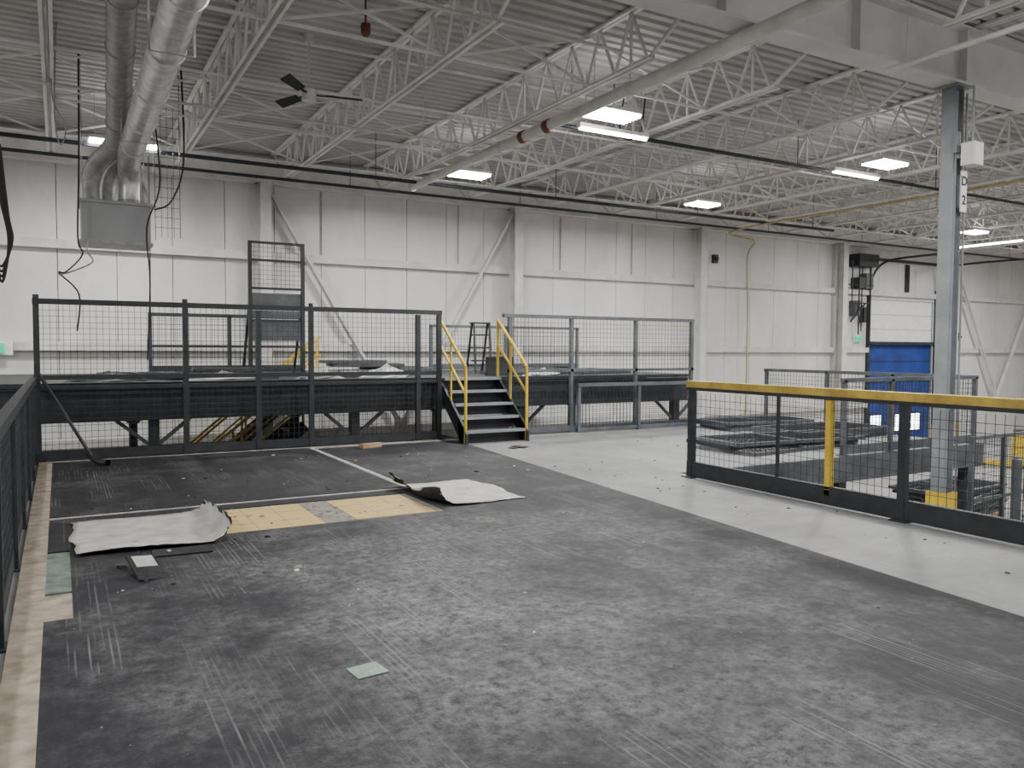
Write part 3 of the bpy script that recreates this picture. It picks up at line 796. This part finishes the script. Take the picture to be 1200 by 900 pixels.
# ---------------------------------------------------------------- dock door
b = B(); y = YW+.1
b.box((DX0,y,ZG),(DX1,y+.05,1.75),M_blue)
for z in (-1.0,-.3,.4,1.1): b.box((DX0,y-.012,z-.012),(DX1,y,z+.012),M_dark)
b.box((DX0,y-.02,1.75),(DX1,y+.05,DZ1),M_paper)
for z in (2.2,2.7): b.box((DX0,y-.024,z-.01),(DX1,y-.02,z+.01),M_galvd)
for k in range(3):
    x = DX0+.35+k*1.08; b.box((x-.04,y-.03,-1.34),(x+.56,y-.005,-.70),M_black); b.box((x,y-.035,-1.3),(x+.52,y-.028,-.74),M_win)
for x in (DX0-.06, DX1+.06):
    b.box((x-.05,YW-.1,ZG),(x+.05,YW+.05,3.6),M_dark)
b.box((DX0-.1,YW-.1,1.68),(DX1+.1,YW+.1,1.78),M_dark)
b.path([(DX0-.06,YW-.1,3.4),(DX0-.04,YW-.15,3.9),(DX0+.05,YW-.4,4.3),(DX0+.1,YW-1.0,4.45),(DX0+.1,YW-3,4.45)],.035,M_dark)
b.path([(DX1+.06,YW-.1,3.4),(DX1+.04,YW-.15,3.9),(DX1,YW-.4,4.3),(DX1,YW-1.0,4.45),(DX1,YW-3,4.45)],.035,M_dark)
b.tube((DX0-.2,YW-.2,4.5),(DX1+.2,YW-.2,4.5),.05,M_dark)
d = b.make('door_1')
text('1','door_number',(25.5,YW-.02,3.82),(math.pi/2,0,0),1.45,d,.04)
b = B()
b.box((22.55,YW-.35,3.5),(22.85,YW-.02,3.85),M_dark); b.box((22.95,YW-.3,3.5),(23.3,YW-.02,4.0),M_grey)
b.box((22.5,YW-.25,2.6),(22.75,YW-.02,3.1),M_grey); b.box((22.95,YW-.25,2.4),(23.2,YW-.02,2.9),M_dark)
b.box((22.4,YW-.45,4.2),(23.35,YW-.05,4.6),M_dark); b.tube((22.6,YW-.3,2.0),(22.6,YW-.3,4.6),.025,M_dark); b.tube((23.15,YW-.3,1.6),(23.15,YW-.3,4.6),.03,M_black)
b.tube((22.1,YW-.3,3.6),(23.3,YW-.3,3.6),.02,M_dark); b.beam((22.2,YW-.3,2.4),(22.9,YW-.3,3.0),.04,.04,M_dark); b.tube((22.25,YW-.3,3.0),(22.25,YW-.3,4.4),.02,M_dark)
b.tube((22.8,YW-.25,2.1),(22.8,YW-.25,4.3),.02,M_black); b.box((22.3,YW-.3,3.0),(23.1,YW-.26,3.04),M_dark)
b.make('door_opener_equipment')
b = B(); b.box((-.14,-.03,-.09),(.14,.03,.09),M_exit); b.box((-.17,.03,-.11),(.17,.06,.11),M_paper); b.make('exit_sign', loc=(22.9,YW-.08,1.85))
b = B(); b.box((-.1,-.03,-.09),(.1,.03,.09),M_exit); b.box((-.22,.03,-.12),(.22,.06,.12),M_paper); b.make('exit_sign', loc=(-.95,YW-.25,1.45))
b = B(); b.box((-.08,-.1,-.15),(.08,.0,.15),M_dark); b.tube((0,-.1,0),(0,-.22,-.03),.05,M_dark); b.make('wall_lamp', loc=(28.4,YW-.02,2.0))
b = B(); b.box((-.08,-.1,-.12),(.08,.0,.12),M_dark); b.tube((0,-.1,0),(0,-.16,0),.05,M_dark); b.make('wall_speaker', loc=(16.5,YW-.02,4.1))
for x in (-1.5, .8, 5.0, 8.3, 11.2, 13.5):
    b = B(); b.tube((x,YW-.04,3.5),(x,YW-.04,4.86),.014, M_galvd); b.make('wall_conduit')

b = B()
b.box((0,-.3,.08),(1.2,-.12,.16),M_yellow); b.box((0,.12,.08),(1.2,.3,.16),M_yellow); b.box((-.35,-.32,.1),(0,.32,.95),M_yellow)
b.box((-.3,-.25,.95),(-.05,.25,1.05),M_dark); b.tube((-.35,0,.6),(-.75,0,1.2),.025,M_black); b.tube((-.75,-.15,1.2),(-.75,.15,1.2),.025,M_black)
b.box((-.36,-.2,.4),(-.35,.2,.7),M_dark)
b.tube((-.3,-.1,.1),(-.3,.1,.1),.1,M_black,14); 
for s in (-.21,.21): b.tube((1.0,s-.06,.045),(1.0,s+.06,.045),.045,M_black,12)
b.make('pallet_jack', loc=(22.6,12.0,ZG), rot=(0,0,2.2))
b = B()
for s in (0,1.2): b.tube((s,0,0),(s,0,1.1),.05,M_yellow)
b.tube((0,0,1.07),(1.2,0,1.07),.05,M_yellow); b.tube((0,0,.6),(1.2,0,.6),.04,M_yellow); b.make('yellow_guard_barrier', loc=(21.2,13.4,ZG))

# ---------------------------------------------------------------- camera
cd = bpy.data.cameras.new('camera'); cam = bpy.data.objects.new('camera', cd); scene.collection.objects.link(cam)
cd.sensor_width = 36; cd.lens = 930/1200*36; cd.clip_end = 200; cd.clip_start = .02
R = Matrix.Rotation(math.radians(-29.7),4,'Z') @ Matrix.Rotation(math.radians(90-2.6),4,'X') @ Matrix.Rotation(math.radians(.3),4,'Z')
cam.matrix_world = Matrix.Translation((0,0,1.5)) @ R
scene.camera = cam
